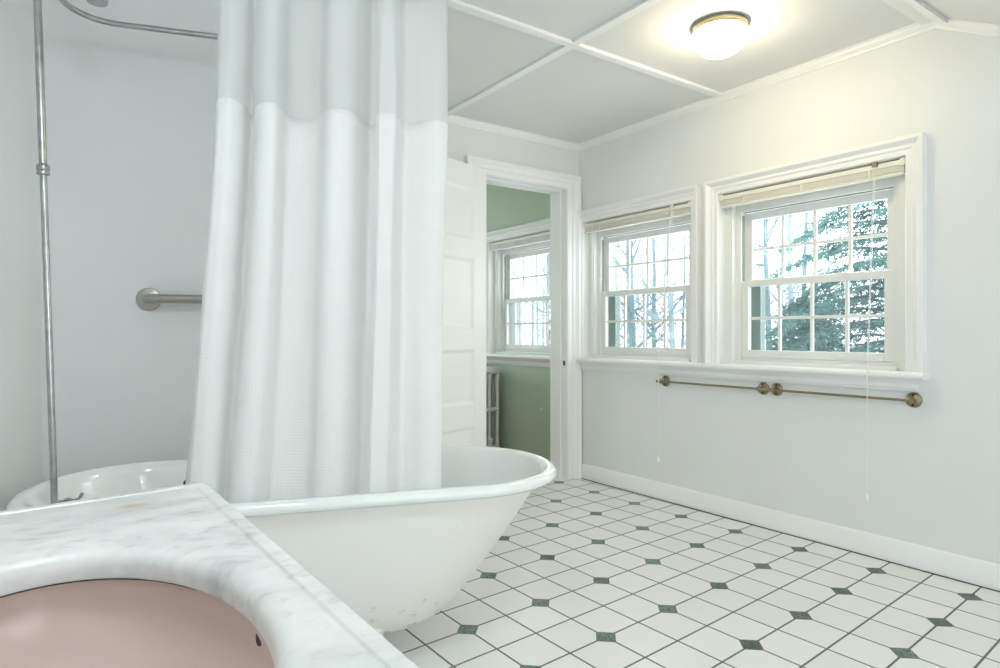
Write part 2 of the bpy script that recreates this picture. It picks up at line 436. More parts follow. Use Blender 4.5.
# green room beyond the doorway
m = MB(); wall_strips(m, 'y', D + 0.10, 6.8, W, W + 0.2, [(WIN[3][0], WIN[3][1], WZ0, WZ1)])
struct(m.build('wall_green_window', M['green']), 'sage green wall with window seen through the doorway', 'wall')
m = MB(); wall_strips(m, 'x', 0.8, W, 6.6, 6.8, [(1.1, 2.7, .8, 2.0)])  # far wall real; its unseen opening is added to brighten the green room
struct(m.build('wall_green_far', M['green']), 'far green wall of the next room', 'wall')
struct(MB().box((0.8, D + .162, 0), (0.9, 6.6, H)).build('wall_green_left', M['green']), 'left green wall of the next room', 'wall')
struct(MB().box((0.8, D + .16, H), (W + .2, 6.8, H + .12)).build('ceiling', M['ceil']), 'ceiling of the green room', 'ceiling')

# ceiling battens, crown, fold batten
def batten(a, b, w=0.045, t=0.014):
    return MB().box((a[0], a[1], H - t), (b[0], b[1], H + 0.002))
struct(batten((-0.4, 2.237), (W, 2.283)).build('trim_1', M['trim'], bevel=.003), 'white ceiling batten running left to right', 'ceiling trim')
struct(batten((1.984, FOLD), (2.030, D), t=.0128).build('trim_2', M['trim'], bevel=.003), 'white ceiling batten running from the door wall toward the camera', 'ceiling trim')
m = MB()
m.add([(-0.4, FOLD+.05, H-.016), (W, FOLD+.05, H-.016), (W, FOLD, H-.018), (-0.4, FOLD, H-.018), (-0.4, FOLD-.05, H-.018-.0275), (W, FOLD-.05, H-.018-.0275),
       (-0.4, FOLD+.05, H+.01), (W, FOLD+.05, H+.01), (W, FOLD, H+.01), (-0.4, FOLD, H+.01), (-0.4, FOLD-.05, H-.01), (W, FOLD-.05, H-.01)],
      [(0,1,2,3),(3,2,5,4),(0,6,7,1),(4,5,11,10)])
struct(m.build('trim_3', M['trim']), 'white batten along the ceiling fold at upper right', 'ceiling trim')
CR = [(0, 0), (.010, 0), (.012, .010), (.018, .013), (.028, .024), (.030, .034), (.038, .036), (.038, .042), (0, .042)]  # (out from wall, up)
def crown_run(place0, place1, name, label):
    m = MB(); m.loft([[place0(o, h) for o, h in CR], [place1(o, h) for o, h in CR]])
    return struct(m.build(name, M['trim']), label, 'crown moulding')
zc = H - 0.041
crown_run(lambda o, h: (1.167, D - o, zc + h), lambda o, h: (W - o, D - o, zc + h), 'trim_4', 'white crown moulding above the doorway')
def sl(y): return 0 if y >= FOLD else -SL * (FOLD - max(y, YF))
m = MB(); m.loft([[Vector((W - o, y + (0 if y != D else -o), zc + h + sl(y))) for o, h in CR] for y in (D, FOLD, YF, YB)])
struct(m.build('trim_5', M['trim']), 'white crown moulding above the windows, dropping with the slope', 'crown moulding')
BB = [(0, 0), (.016, 0), (.017, .078), (.014, .086), (.012, .096), (.006, .104), (0, .106)]
m = MB(); m.loft([[(W - o, y, h) for o, h in BB] for y in (D - 0.045, YB)])
struct(m.build('baseboard_window', M['trim'], smooth=True, angle=50), 'white baseboard along the window wall', 'baseboard')
m = MB(); m.loft([[(x, D - o, h) for o, h in BB] for x in (1.167, 2.158)])
struct(m.build('baseboard_door', M['trim'], smooth=True, angle=50), 'white baseboard left of the doorway', 'baseboard')

m = MB(); m.box((W - .022, YB, 0), (W - .014, D - .045, .003))
struct(m.build('trim_9', M['gap']), 'thin dark joint where the tile floor meets the baseboard', 'floor joint')

# ------------------------------------------------------------------ window units
def latch(mb, y, z, x):
    mb.tube([(x + .012, y - .03, z), (x, y - .028, z), (x, y + .028, z), (x + .012, y + .03, z)], .0035, 8)
def window(n, label):
    y0, y1 = WIN[n]
    wl = 0.037 / 0.082 if n == 1 else 1.0     # squeezed against the corner
    r = empty('window_%d' % n, (W, (y0 + y1) / 2, WZ0), 'structure', label, 'window')
    m = MB(); place = WIN_PLACE
    # note: casing "left" is the high-y side
    surround(m, y0, y1, WZ0, WZ1, CASING, place, 0.80 if n == 1 else 1.0, 0.86 if n == 2 else wl, 0.97)
    m.build('casing', M['trim'], r, smooth=True, angle=25)
    # jamb boards
    f0, f1 = y0 + (.040 if n == 1 else .055), y1 - .055
    m = MB()
    m.box((W - .001, y0, WZ0), (W + .05, y0 + .003, WZ1)); m.box((W - .001, y1 - .003, WZ0), (W + .05, y1, WZ1)); m.box((W - .001, y0, WZ1 - .003), (W + .05, y1, WZ1))
    xa, xb = W + 0.045, W + 0.2
    m.box((xa, y0, WZ0), (xb, f0, WZ1)); m.box((xa, f1, WZ0), (xb, y1, WZ1)); m.box((xa, f0, WZ1 - .05), (xb, f1, WZ1))
    g0, g1 = f0 + .034, f1 - .034
    xc = W + 0.078
    m.box((xc, f0, WZ0), (W + .149, g0, WZ1 - .05)); m.box((xc, g1, WZ0), (W + .149, f1, WZ1 - .05)); m.box((xc, g0, WZ1 - .105), (xb, g1, WZ1 - .05))
    m.box((xa - .02, f0, WZ0 - .002), (xb, f1, WZ0 + .018)); m.box((xc + .01, g0, WZ0 + .018), (xb, g1, WZ0 + .036))
    m.build('window_frame', M['vinyl'], r, bevel=.003)
    m = MB(); m.box((xc + .012, g1 - .003, 1.34), (xc + .03, g1 + .001, 1.71))
    m.box((xc + .03, g0, WZ1 - .109), (xc + .038, g1, WZ1 - .104))
    m.build('track', M['vinyl_dark'], r)
    # sashes
    def sash(zb, zt, x, name, stile, top, bot, lifts):
        s0, s1 = g0 + .001, g1 - .001
        m = MB()
        m.box((x, s0, zb), (x + .03, s0 + stile, zt)); m.box((x, s1 - stile, zb), (x + .03, s1, zt))
        m.box((x, s0 + stile, zb), (x + .03, s1 - stile, zb + bot)); m.box((x, s0 + stile, zt - top), (x + .03, s1 - stile, zt))
        o = m.build(name, M['vinyl'], r, bevel=.003)
        a0, a1, c0, c1 = s0 + stile, s1 - stile, zb + bot, zt - top
        m = MB()
        for k in (1, 2, 3):
            y = a0 + (a1 - a0) * k / 4; m.box((x + .010, y - .008, c0), (x + .026, y + .008, c1))
        z = (c0 + c1) / 2; m.box((x + .0105, a0, z - .008), (x + .0255, a1, z + .008))
        m.build('muntin_grille', M['vinyl'], o, bevel=.002)
        m = MB(); m.box((x + .017, a0, c0), (x + .020, a1, c1)); m.build('glass_pane', M['glass'], o)
        for yy in (a0 + (a1 - a0) * .27, a0 + (a1 - a0) * .73):
            m = MB()
            if lifts == 'top': latch(m, yy, zt - top * .45, x - .010)
            elif lifts == 'both':
                latch(m, yy, zb + bot * .55, x - .008)
            m.v and m.build('sash_lift', M['vinyl'], o, smooth=True)
            if lifts == 'both':
                m = MB(); m.box((x + .002, yy - .025, zt), (x + .022, yy + .025, zt + .006)); m.build('tilt_latch', M['vinyl'], o, bevel=.002)
        return (a0, a1, c0, c1)
    sash(1.31, 1.724, W + .118, 'upper_sash', .044, .042, .035, 'top')
    lo = sash(WZ0 + .037, 1.338, W + .084, 'lower_sash', .042, .036, .042, 'both')
    # exterior channel coloured as if in shade, and insect screen outside the lower sash
    m = MB(); m.box((W + .150, g1 - .075, WZ0 + .03), (W + .199, g1 + .02, 1.32)); m.box((W + .150, g0 - .02, WZ0 + .03), (W + .19, g0 + .045, 1.32))
    m.build('outer_channel', M['vinyl_dark'], r)
    m = MB(); m.box((W + .165, g0 + .045, WZ0 + .036), (W + .166, g1 - .075, 1.32)); m.build('insect_screen', M['screen'], r)
    return r
window(1, 'smaller-looking white double-hung window beside the doorway corner')
window(2, 'large white double-hung window at right with evergreen outside')
window(3, 'white double-hung window seen through the doorway in the green room')

# stool and apron
ST = [(-.0, .838), (.060, .838), (.068, .842), (.072, .853), (.068, .864), (.060, .868), (0, .868)]
AP = [(0, .782), (.016, .782), (.018, .792), (.026, .797), (.030, .815), (.044, .828), (.050, .838), (0, .838)]
def sill(y0, y1, n, label, ay0):
    r = empty('trim_%d' % n, (W, (y0 + y1) / 2, .84), 'structure', label, 'window sill')
    m = MB(); m.loft([[(W - o, y, z) for o, z in ST] for y in (y0, y1)]); m.build('stool', M['trim'], r, smooth=True, angle=60)
    m = MB(); m.loft([[(W - o, ay0 - max(0, o - .0) * 0.5 + .025, z) for o, z in AP], [(W - o, y1, z) for o, z in AP]]); m.build('apron', M['trim'], r)
sill(1.208, D - .047, 6, 'long white window sill with moulded apron under both windows', 1.225)
sill(D + .17, 4.74, 7, 'white window sill in the green room', D + .17)

# ------------------------------------------------------------------ blinds
def blind(n, label, mat, wand, cord, cord_low, lean=0.0):
    y0, y1 = WIN[n][0] + .004, WIN[n][1] - .004
    if n == 3: y0 = 3.70
    r = empty('window_blind', (W, (y0 + y1) / 2, 1.835), None, label, 'blind')
    xa, xb = W + .000, W + .034
    MB().box((xa - .004, y0, 1.800), (xb, y1, 1.824)).build('headrail', mat, r, bevel=.003)
    for yy in (y0, y1 - .022):
        MB().box((xa - .007, yy, 1.796), (xb + .002, yy + .022, 1.830)).build('bracket', mat, r, bevel=.002)
    m = MB()
    for k in range(9):
        z = 1.772 + k * .003
        m.box((xa - .001, y0 + .006, z), (xb - .006, y1 - .006, z + .0022))
    m.build('slat_stack', mat, r)
    MB().box((xa - .002, y0 + .006, 1.758), (xb - .002, y1 - .006, 1.770)).build('bottom_rail', mat, r, bevel=.003)
    for t in (.16, .5, .84):
        y = y0 + (y1 - y0) * t; MB().box((xa - .003, y - .004, 1.760), (xa + .003, y + .004, 1.802)).build('ladder_tape', mat, r)
    if wand:
        m = MB(); m.tube([(xa - .012, wand, 1.80), (xa - .014, wand, 1.735)], .0025, 6); m.tube([(xa - .014, wand, 1.735), (xa - .016, wand, 1.08)], .0042, 6)
        m.build('tilt_wand', M['vinyl'], r)
    if cord:
        m = MB(); m.box((xa - .012, cord - .012, 1.812), (xa, cord + .012, 1.834)); m.build('cord_lock', mat if n != 2 else M['brass'], r)
        m = MB()
        for s in (-1, 1):
            m.tube([(xa - .010, cord + s*.003, 1.82), (W - .078, cord + lean + s*.0025, .875), (W - .079, cord + lean + s*.001, .84), (W - .080, cord + lean, cord_low + .03)], .0014, 5)
        m.build('pull_cord', M['cord'], r)
        m = MB(); m.lathe((W - .080, cord + lean, cord_low), (0, 0, 1), [(.006, 0), (.0075, .003), (.0065, .02), (.003, .034), (.001, .036)], 10)
        m.build('tassel', M['cord'], r, smooth=True)
blind(2, 'raised cream mini blind at the top of the large right-hand window', M['blind'], None, 1.430, .272)
blind(1, 'raised cream mini blind on the window next to the doorway corner', M['blind'], 3.315, 2.615, .25, .045)
blind(3, 'raised white mini blind in the green room window', M['blindw'], 4.50, None, None)

# ------------------------------------------------------------------ towel bars
def towel_bar(ya, yb, label):
    z = .744; x = W - .045
    r = empty('towel_bar', (W, (ya + yb) / 2, z), None, label, 'towel bar', 'brass towel bars below the windows')
    m = MB(); m.tube([(x, ya, z), (x, yb, z)], .0062, 12); m.build('bar', M['brass'], r, smooth=True)
    for yy, s in ((ya, -1), (yb, 1)):
        m = MB(); m.lathe((W, yy, z), (-1, 0, 0), [(.034, 0), (.034, .003), (.031, .007), (.020, .010), (.012, .013), (.009, .022), (.009, .034), (.013, .038), (.014, .047), (.010, .055), (.003, .058)], 24)
        o = m.build('mounting_flange', M['brass'], r, smooth=True, angle=45)
        for dz in (-.022, .022):
            m = MB(); m.lathe((W - .006, yy, z + dz), (-1, 0, 0), [(.0055, 0), (.0055, .005), (.003, .006)], 10); m.build('screw', M['screw'], o)
        m = MB(); m.lathe((x, yy + s * .010, z), (0, s, 0), [(.007, 0), (.008, .006), (.005, .010), (.009, .016), (.010, .022), (.006, .028), (.001, .030)], 12); m.build('finial', M['brass'], r, smooth=True)
towel_bar(1.268, 1.922, 'aged brass towel bar under the large right-hand window, nearer the camera')
towel_bar(2.000, 2.668, 'aged brass towel bar under the corner window, nearer the doorway')

# ------------------------------------------------------------------ doorway and open door
DC = [(0, 0), (0, .014), (.006, .018), (.040, .020), (.044, .026), (.052, .028), (.062, .026), (.074, .032), (.082, .042), (.090, .045), (.108, .045), (.112, .042), (.112, 0)]
r = empty('trim_8', (2.66, D, 0), 'structure', 'white moulded casing and jambs around the doorway', 'door frame')
m = MB(); surround(m, 2.272, 3.02, 0, 2.073, DC, DOOR_PLACE, 1.0, 1.0, 0.84); m.build('casing', M['trim'], r, smooth=True, angle=25)
m = MB()
m.box((2.252, D, 0), (2.272, D + .165, 2.093)); m.box((3.02, D, 0), (3.04, D + .165, 2.093)); m.box((2.272, D, 2.073), (3.02, D + .165, 2.093))
m.box((3.008, D + .05, 0), (3.02, D + .165, 2.073)); m.box((2.272, D + .05, 0), (2.284, D + .165, 2.073)); m.box((2.284, D + .05, 2.061), (3.008, D + .165, 2.073))
m.build('jamb', M['trim'], r, bevel=.002)
m = MB(); m.box((3.017, D + .014, .812), (3.0205, D + .030, .846)); m.box((3.014, D + .010, .822), (3.018, D + .018, .836))
m.build('strike_plate', M['screw'], r, bevel=.001)

# open door leaf
hinge = Vector((2.268, 3.396, 0)); ld = Vector((-.952, -.306, 0)).normalized(); ln = Vector((.306, -.952, 0)).normalized()  # ln: face to the room
ld_ = ld
DM = Matrix(((ld.x, ln.x, 0, hinge.x), (ld.y, ln.y, 0, hinge.y), (0, 0, 1, 0), (0, 0, 0, 1)))
r = empty('door_1', hinge, 'structure', 'open cream-white panelled door folded back toward the wall', 'door')
LW, LT, Z1 = .70, .036, 2.080
panels = [(1.620, 1.944), (1.068, 1.503), (.602, .943), (.21, .467)]
m = MB()
st = .122
m.box((0, -LT/2, .01), (st, LT/2, Z1), DM); m.box((LW - st, -LT/2, .01), (LW, LT/2, Z1), DM)
prev = Z1
for a, b in panels:
    m.box((st, -LT/2, b), (LW - st, LT/2, prev), DM); prev = a
m.box((st, -LT/2, .01), (LW - st, LT/2, prev), DM)
m.build('door_frame', M['door'], r, bevel=.0015)
for a, b in panels:
    m = MB(); m.box((st, -.006, a), (LW - st, .006, b), DM)
    for s in (-1, 1):       # ogee bead
        rings = []
        for k, (dx, dz) in enumerate(((0, 0), (1, 0), (1, 1), (0, 1))):
            x = st if dx == 0 else LW - st; z = a if dz == 0 else b
            ix = 1 if dx == 0 else -1; iz = 1 if dz == 0 else -1
            rings.append([DM @ Vector((x + ix * w, s * t, z + iz * w)) for w, t in ((0, .005), (0, .016), (.004, .016), (.016, .009), (.024, .006), (.024, .005))])
        rings.append(rings[0]); m.loft(rings, False)
    m.build('door_panel', M['door'], r)
for z in (.25, 1.80):
    m = MB(); m.tube([DM @ Vector((-.004, -LT/2, z)), DM @ Vector((-.004, -LT/2, z + .09))], .006, 8); m.build('hinge', M['trim'], r)

# ------------------------------------------------------------------ radiator in the green room
r = empty('radiator', (2.93, 4.6, 0), None, 'old grey cast iron radiator under the green room window', 'radiator')
for k in range(9):
    y = 4.36 + k * .062
    m = MB(); xs = [2.800 + i * .080 for i in range(4)]
    xs = [x for x in xs if x < 3.08]
    # top and bottom domed headers
    for z0, z1_ in ((.70, .765), (.06, .125), (.40, .428)):
        prof = []
        ring0 = []; ring1 = []
        hw = .031 if z1_ - z0 > .04 else .020
        m.tube([(xs[0] - .012, y, (z0 + z1_)/2)] + [(x, y, (z0 + z1_)/2) for x in xs] + [(xs[-1] + .012, y, (z0 + z1_)/2)],
               [hw*.75] + [hw] * len(xs) + [hw*.75], 12)
    for x in xs:
        m.tube([(x, y, .08), (x, y, .20), (x, y, .60), (x, y, .74)], [.024, .016, .016, .024], 10)
    if k in (0, 8):
        for x in (xs[0], xs[-1]): m.tube([(x, y, .09), (x, y, .0)], [.022, .017], 10)
    m.build('radiator_section', M['radiator'], r, smooth=True)
m = MB(); m.tube([(2.90, 4.36, .09), (2.90, 4.27, .09), (2.90, 4.25, .07), (2.90, 4.25, 0)], .014, 10); m.tube([(2.90, 4.25, .09), (2.90, 4.25, .17)], .012, 10)
m.lathe((2.90, 4.25, .17), (0, 0, 1), [(.02, 0), (.024, .01), (.02, .03), (.01, .035)], 14); m.build('valve', M['radiator'], r, smooth=True)
m = MB(); m.lathe((W, 3.894, .452), (-1, 0, 0), [(.013, 0), (.013, .004), (.010, .010), (.004, .013)], 16)
tag(m.build('wall_bumper', M['vinyl'], origin=(W, 3.894, .452), smooth=True), 'tiny round white bumper on the green wall', 'wall bumper')

# ------------------------------------------------------------------ ceiling lamp
LX, LY = 2.42, 1.752
r = empty('ceiling_lamp', (LX, LY, H), None, 'lit flush-mount ceiling light with brass collar and round white glass', 'ceiling lamp')
m = MB(); m.lathe((LX, LY, H), (0, 0, -1), [(.108, 0), (.110, .009), (.117, .010), (.119, .014), (.115, .019), (.117, .024), (.119, .029), (.116, .033), (.110, .035)], 48)
m.build('collar', M['gold'], r, smooth=True)
m = MB(); pf = []
for k in range(13):
    a = math.pi / 2 * k / 12; pf.append((max(.0015, .115 * math.cos(a) ** .8), .036 + .100 * math.sin(a)))
m.lathe((LX, LY, H), (0, 0, -1), [(.108, .030), (.115, .031)] + pf, 48)
m.build('glass_shade', M['lamp_glass'], r, smooth=True, angle=80)

VX, VY = 0.12, 0.70                            # unseen fill lamp added on the sloping ceiling to brighten the tub side
VZL = H - SL * (FOLD - VY)
r = empty('ceiling_lamp', (VX, VY, VZL), None, 'added unseen round ceiling light above the vanity', 'ceiling lamp')
m = MB(); m.lathe((VX, VY, VZL + .01), (0, 0, -1), [(.11, -.02), (.115, .04), (.110, .045)], 32); m.build('collar', M['gold'], r, smooth=True)
m = MB(); m.lathe((VX, VY, VZL + .01), (0, 0, -1), [(.10, .04), (.105, .05)] + [(max(.002, .105 * math.cos(math.pi/2*k/8)), .055 + .07 * math.sin(math.pi/2*k/8)) for k in range(9)], 32)
m.build('glass_shade', M['fill_glass'], r, smooth=True, angle=80)

# ------------------------------------------------------------------ bathtub
A0, A1, B0, B1 = -0.785, 0.862, 1.818, 2.566
BC = (B0 + B1) / 2; NT = 96
def stadium(l, rr, b, z, sq=2.0, bc=BC):
    """rounded plan outline between a=l and a=rr with half width b"""
    pts = []
    cl, crr = l + b * .92, rr - b
    for k in range(NT):
        t = 2 * math.pi * k / NT
        c, s = math.cos(t), math.sin(t)
        if c >= 0: a = crr + b * abs(c) ** (2 / 2.05) * 1.0
        else: a = cl - b * .92 * abs(c) ** (2 / 2.3)
        bb = bc + b * (1 if s >= 0 else -1) * abs(s) ** (2 / 2.15)
        pts.append(tf(a, bb, z))
    return pts
tub = empty('bathtub', tf(.06, BC, 0), None, 'white cast iron clawfoot bathtub with rolled rim and scuffed cream outside', 'bathtub')
b0 = (B1 - B0) / 2
# outside shell
out = [(A0 + .045, A1 - .052, b0 - .032, .548), (A0 + .052, A1 - .095, b0 - .042, .50), (A0 + .062, A1 - .150, b0 - .054, .42), (A0 + .072, A1 - .220, b0 - .070, .33),
       (A0 + .090, A1 - .285, b0 - .088, .25), (A0 + .115, A1 - .335, b0 - .108, .19), (A0 + .155, A1 - .385, b0 - .140, .140), (A0 + .21, A1 - .44, b0 - .19, .105), (A0 + .27, A1 - .51, b0 - .24, .090), (A0 + .37, A1 - .61, b0 - .30, .085)]
m = MB(); m.loft([stadium(l, r_, b, z) for l, r_, b, z in out], False); k = len(m.v) - NT; m.f.append(tuple(range(k, k + NT)))
m.build('tub_body', M['tub_out'], tub, smooth=True, angle=80)
# rolled rim and inside
rim = [(.034, .550, 0), (.012, .548, 0), (.002, .556, 0), (.000, .566, 0), (.004, .577, 0), (.014, .584, 0), (.028, .585, 0), (.042, .580, 0), (.052, .568, 0), (.060, .545, 0)]
rings = [stadium(A0 + d, A1 - d, b0 - d, z) for d, z, _ in rim]
ins = [(A0 + .072, A1 - .120, b0 - .068, .48), (A0 + .090, A1 - .205, b0 - .082, .38), (A0 + .105, A1 - .295, b0 - .105, .27), (A0 + .14, A1 - .36, b0 - .135, .20), (A0 + .20, A1 - .44, b0 - .19, .150), (A0 + .30, A1 - .54, b0 - .27, .135)]
rings += [stadium(l, r_, b, z) for l, r_, b, z in ins]
m = MB(); m.loft(rings, False); k = len(m.v) - NT; m.f.append(tuple(range(k, k + NT)))
m.build('rim_and_basin', M['enamel'], tub, smooth=True, angle=80)
for a, b in ((.205, B0 + .17), (.205, B1 - .17), (-.47, B0 + .16), (-.47, B1 - .16)):
    m = MB(); s = -1 if b < BC else 1
    m.tube([tf(a, b - s*.02, .17), tf(a, b + s*.010, .13), tf(a, b + s*.028, .085), tf(a, b + s*.016, .045), tf(a, b + s*.02, .02), tf(a, b + s*.03, .0)], [.040, .034, .024, .017, .024, .027], 14)
    for q in (-.018, 0, .018): m.tube([tf(a + q * .6, b + s*.02, .022), tf(a + q, b + s*.045, .012), tf(a + q, b + s*.052, .0)], [.011, .010, .006], 8)
    m.build('claw_foot', M['tub_out'], tub, smooth=True)

# ------------------------------------------------------------------ shower set: faucet, riser, ring
sh = empty('shower_set', tf(-.70, 2.20, .55), None, 'tarnished chrome shower riser with tub faucet, head and curtain ring', 'shower')
P0 = tf(-.695, 2.195, .40); P1 = tf(-.748, 2.205, 2.10)
def lerp(t): return P0.lerp(P1, t)
m = MB(); m.tube([lerp(0), lerp(.35), lerp(.66)], .0092, 16); m.tube([lerp(.66), lerp(1.0)], .0105, 16); m.build('riser_pipe', M['chrome'], sh, smooth=True)
tcz = (1.517 - .40) / 1.70
ax = (P1 - P0).normalized(); L = (P1 - P0).length
m = MB(); m.lathe(lerp(tcz), ax, [(.0125, -.012), (.0165, -.010), (.0165, -.002), (.0145, 0), (.017, .003), (.017, .014), (.0150, .018), (.0125, .020)], 16); m.build('coupling', M['chrome'], sh, smooth=True)
m = MB()
for s in (-1, 1): m.tube([tf(-.700, 2.195, .485), tf(-.690, 2.195 + s*.085, .485)], .017, 14)
m.tube([tf(-.700, 2.195, .430), tf(-.697, 2.195, .518)], [.018, .018], 14); m.tube([tf(-.697, 2.195, .518), tf(-.697, 2.195, .526)], [.021, .016], 16)
m.tube([tf(-.69, 2.195, .470), tf(-.64, 2.195, .475), tf(-.60, 2.195, .460), tf(-.595, 2.195, .425)], [.018, .016, .014, .013], 14)
m.build('faucet_body', M['chrome'], sh, smooth=True)
for s in (-1, 1):
    b = 2.195 + s * .085
    m = MB(); m.lathe(tf(-.69, b, .480), (0, 0, 1), [(.016, 0), (.018, .01), (.012, .02), (.009, .035), (.012, .040), (.012, .048), (.004, .052)], 14)
    m.tube([tf(-.69, b, .517), tf(-.662, b + .004, .526), tf(-.652, b + .005, .542)], [.005, .0055, .006], 10)
    m.tube([tf(-.69, b, .517), tf(-.715, b, .520)], [.006, .007], 10)
    m.build('lever_handle', M['chrome'], sh, smooth=True)
RB, RF, RL, RR, RZ, RC = 2.46, 1.93, -.722, .41, 2.088, .13
pts = []
def arc(cx, cy, a0, a1):
    for k in range(9):
        a = R(a0 + (a1 - a0) * k / 8); pts.append(tf(cx + RC * math.cos(a), cy + RC * math.sin(a), RZ))
arc(RR - RC, RB - RC, 90, 0); arc(RR - RC, RF + RC, 0, -90); arc(RL + RC, RF + RC, 270, 180); arc(RL + RC, RB - RC, 180, 90); pts.append(pts[0])
m = MB(); m.tube(pts, .0095, 12); m.build('curtain_ring', M['chrome'], sh, smooth=True)
m = MB(); m.tube([P1, P1 + Vector((0, 0, .06)), tf(-.715, 2.20, 2.20), tf(-.66, 2.195, 2.235), tf(-.60, 2.180, 2.20), tf(-.585, 2.172, 2.13)], .0115, 12); m.build('shower_arm', M['chrome'], sh, smooth=True)
m = MB(); m.lathe(tf(-.582, 2.170, 2.13), (0, 0, -1), [(.011, 0), (.014, .02), (.015, .03), (.022, .06), (.028, .085), (.0285, .105), (.026, .110), (.020, .108)], 24); m.build('shower_head', M['chrome'], sh, smooth=True)
m = MB(); m.tube([tf(-.1, RB, RZ), tf(-.1, 2.70, RZ)], .008, 10); m.lathe(tf(-.1, 2.70, RZ), tf(0, -1, 0), [(.028, 0), (.026, .006), (.01, .01)], 16); m.build('wall_brace', M['chrome'], sh, smooth=True)

# thin wire seen over the tub edge beside the curtain
m = MB(); m.tube([tf(-.372, 2.502, .475), tf(-.392, 2.455, .500), tf(-.388, 2.425, .527), tf(-.372, 2.412, .545), tf(-.352, 2.410, .546), tf(-.345, 2.410, .535)], .0032, 8)
tag(m.build('wire_hook', M['screw'], origin=tf(-.372, 2.502, .475), smooth=True), 'thin dark bent wire on the inside of the tub beside the curtain edge', 'wire hook')

# ------------------------------------------------------------------ grab bar
gz = 1.168
def on(u_a, b, z): return tf(u_a, b, z)
r = empty('grab_bar', tf(-.50, 2.70, gz), None, 'brushed metal grab bar fixed on the wall behind the bathtub', 'grab bar')
ga = -.553
m = MB(); m.tube([tf(ga, 2.69, gz), tf(ga, 2.668, gz), tf(ga + .005, 2.655, gz), tf(ga + .016, 2.643, gz), tf(ga + .032, 2.637, gz), tf(.1, 2.637, gz), tf(.14, 2.645, gz), tf(.155, 2.69, gz)], .0165, 20); m.build('bar', M['nickel'], r, smooth=True)
for a in (ga, .155):
    m = MB(); m.lathe(tf(a, 2.70, gz), tf(0, -1, 0), [(.043, 0), (.043, .004), (.040, .008), (.026, .011), (.020, .012)], 36); m.build('flange', M['nickel'], r, smooth=True)

# ------------------------------------------------------------------ shower curtain
FW = Vector((.5757, .8177)); RT = Vector((.8177, -.5757))
def from_ud(u, d): t = (u - 500) / 640.6; p = (FW + RT * t) * d; return p.x * C18 - p.y * S18, p.x * S18 + p.y * C18
ud = [(215.5,1.83),(217,1.775),(222,1.765),(232,1.77),(243,1.82),(250,1.925),(255,1.93),(255,1.85),(262,1.805),(275,1.81),(283,1.87),(289,1.95),(304,1.965),(318,1.935),(328,1.86),(341,1.85),(354,1.885),(362,1.965),(370,2.02),(377,1.985),(376.5,1.90),(383,1.862),(393,1.868),(399,1.93),(404,2.01),(413,2.0),(425,1.965),(438,1.955),(446,1.98),(447.5,2.01)]
ctl = [Vector(from_ud(u, d)) for u, d in ud]
def catmull(P, n):
    out = []
    Q = [2*P[0]-P[1]] + P + [2*P[-1]-P[-2]]
    for i in range(1, len(Q) - 2):
        for k in range(n):
            t = k / n; p0, p1, p2, p3 = Q[i-1], Q[i], Q[i+1], Q[i+2]
            out.append(0.5*((2*p1)+(p2-p0)*t+(2*p0-5*p1+4*p2-p3)*t*t+(3*p1-p0-3*p2+p3)*t**3))
    out.append(Q[-2].copy()); return out
cpts = catmull(ctl, 7)
arcl = [0]
for i in range(1, len(cpts)): arcl.append(arcl[-1] + (cpts[i] - cpts[i-1]).length)
zt, zseam, zbot = 2.080, 1.688, .497
def cpos(i, z):
    p = cpts[i]; s = arcl[i] / arcl[-1]
    f = (zt - z) / (zt - zbot)                    # 0 at the top, 1 at the bottom
    g = max(0, (zseam - z) / (zseam - zbot))
    up = max(0, (z - zseam) / (zt - zseam))
    a = p.x; b = p.y; bm_ = 1.965
    amp = 1.0 - .35 * up - .42 * g ** .7
    b = bm_ + (b - bm_) * amp + .004 * math.sin(9 * s + 5 * z) * (1 - up) + .006 * g * math.sin(37 * s + 2.1 * z)
    a += -.095 * g ** 1.3 * (1 - s) ** 1.5 - .022 * g * s + .012 * up * (1 - s) + .006 * g * math.sin(14 * s + 2.5 * z)
    return tf(a, max(b, 1.898 + .015 * g), z)
root = empty('shower_curtain', tf(.1, 1.93, zbot), None, 'white shower curtain with sheer top band hanging inside the tub', 'shower curtain')
def cloth_mesh(z1, z0, nz, name, mat):
    m = MB(); n = len(cpts); vs = []; uv = []
    for j in range(nz + 1):
        z = z1 + (z0 - z1) * j / nz
        for i in range(n): vs.append(cpos(i, z)); uv.append((arcl[i], z))
    fs = [(j*n+i, j*n+i+1, (j+1)*n+i+1, (j+1)*n+i) for j in range(nz) for i in range(n-1)]
    m.add(vs, fs); m.uv = uv
    o = m.build(name, mat, root, smooth=True, angle=180); return o
cloth_mesh(zt, zseam, 10, 'sheer_band', M['sheer'])
o = cloth_mesh(zseam + .006, zbot, 40, 'waffle_cloth', M['waffle'])
sd = o.modifiers.new('thickness', 'SOLIDIFY'); sd.thickness = .0016
for s in range(9):
    a = -.20 + s * (.60 / 8)
    m = MB(); pp = [tf(a, RF + .017 * math.cos(R(q)), RZ - .004 + .020 * math.sin(R(q))) for q in range(0, 361, 30)]; m.tube(pp, .0018, 6)
    m.build('curtain_hook', M['chrome'], root)

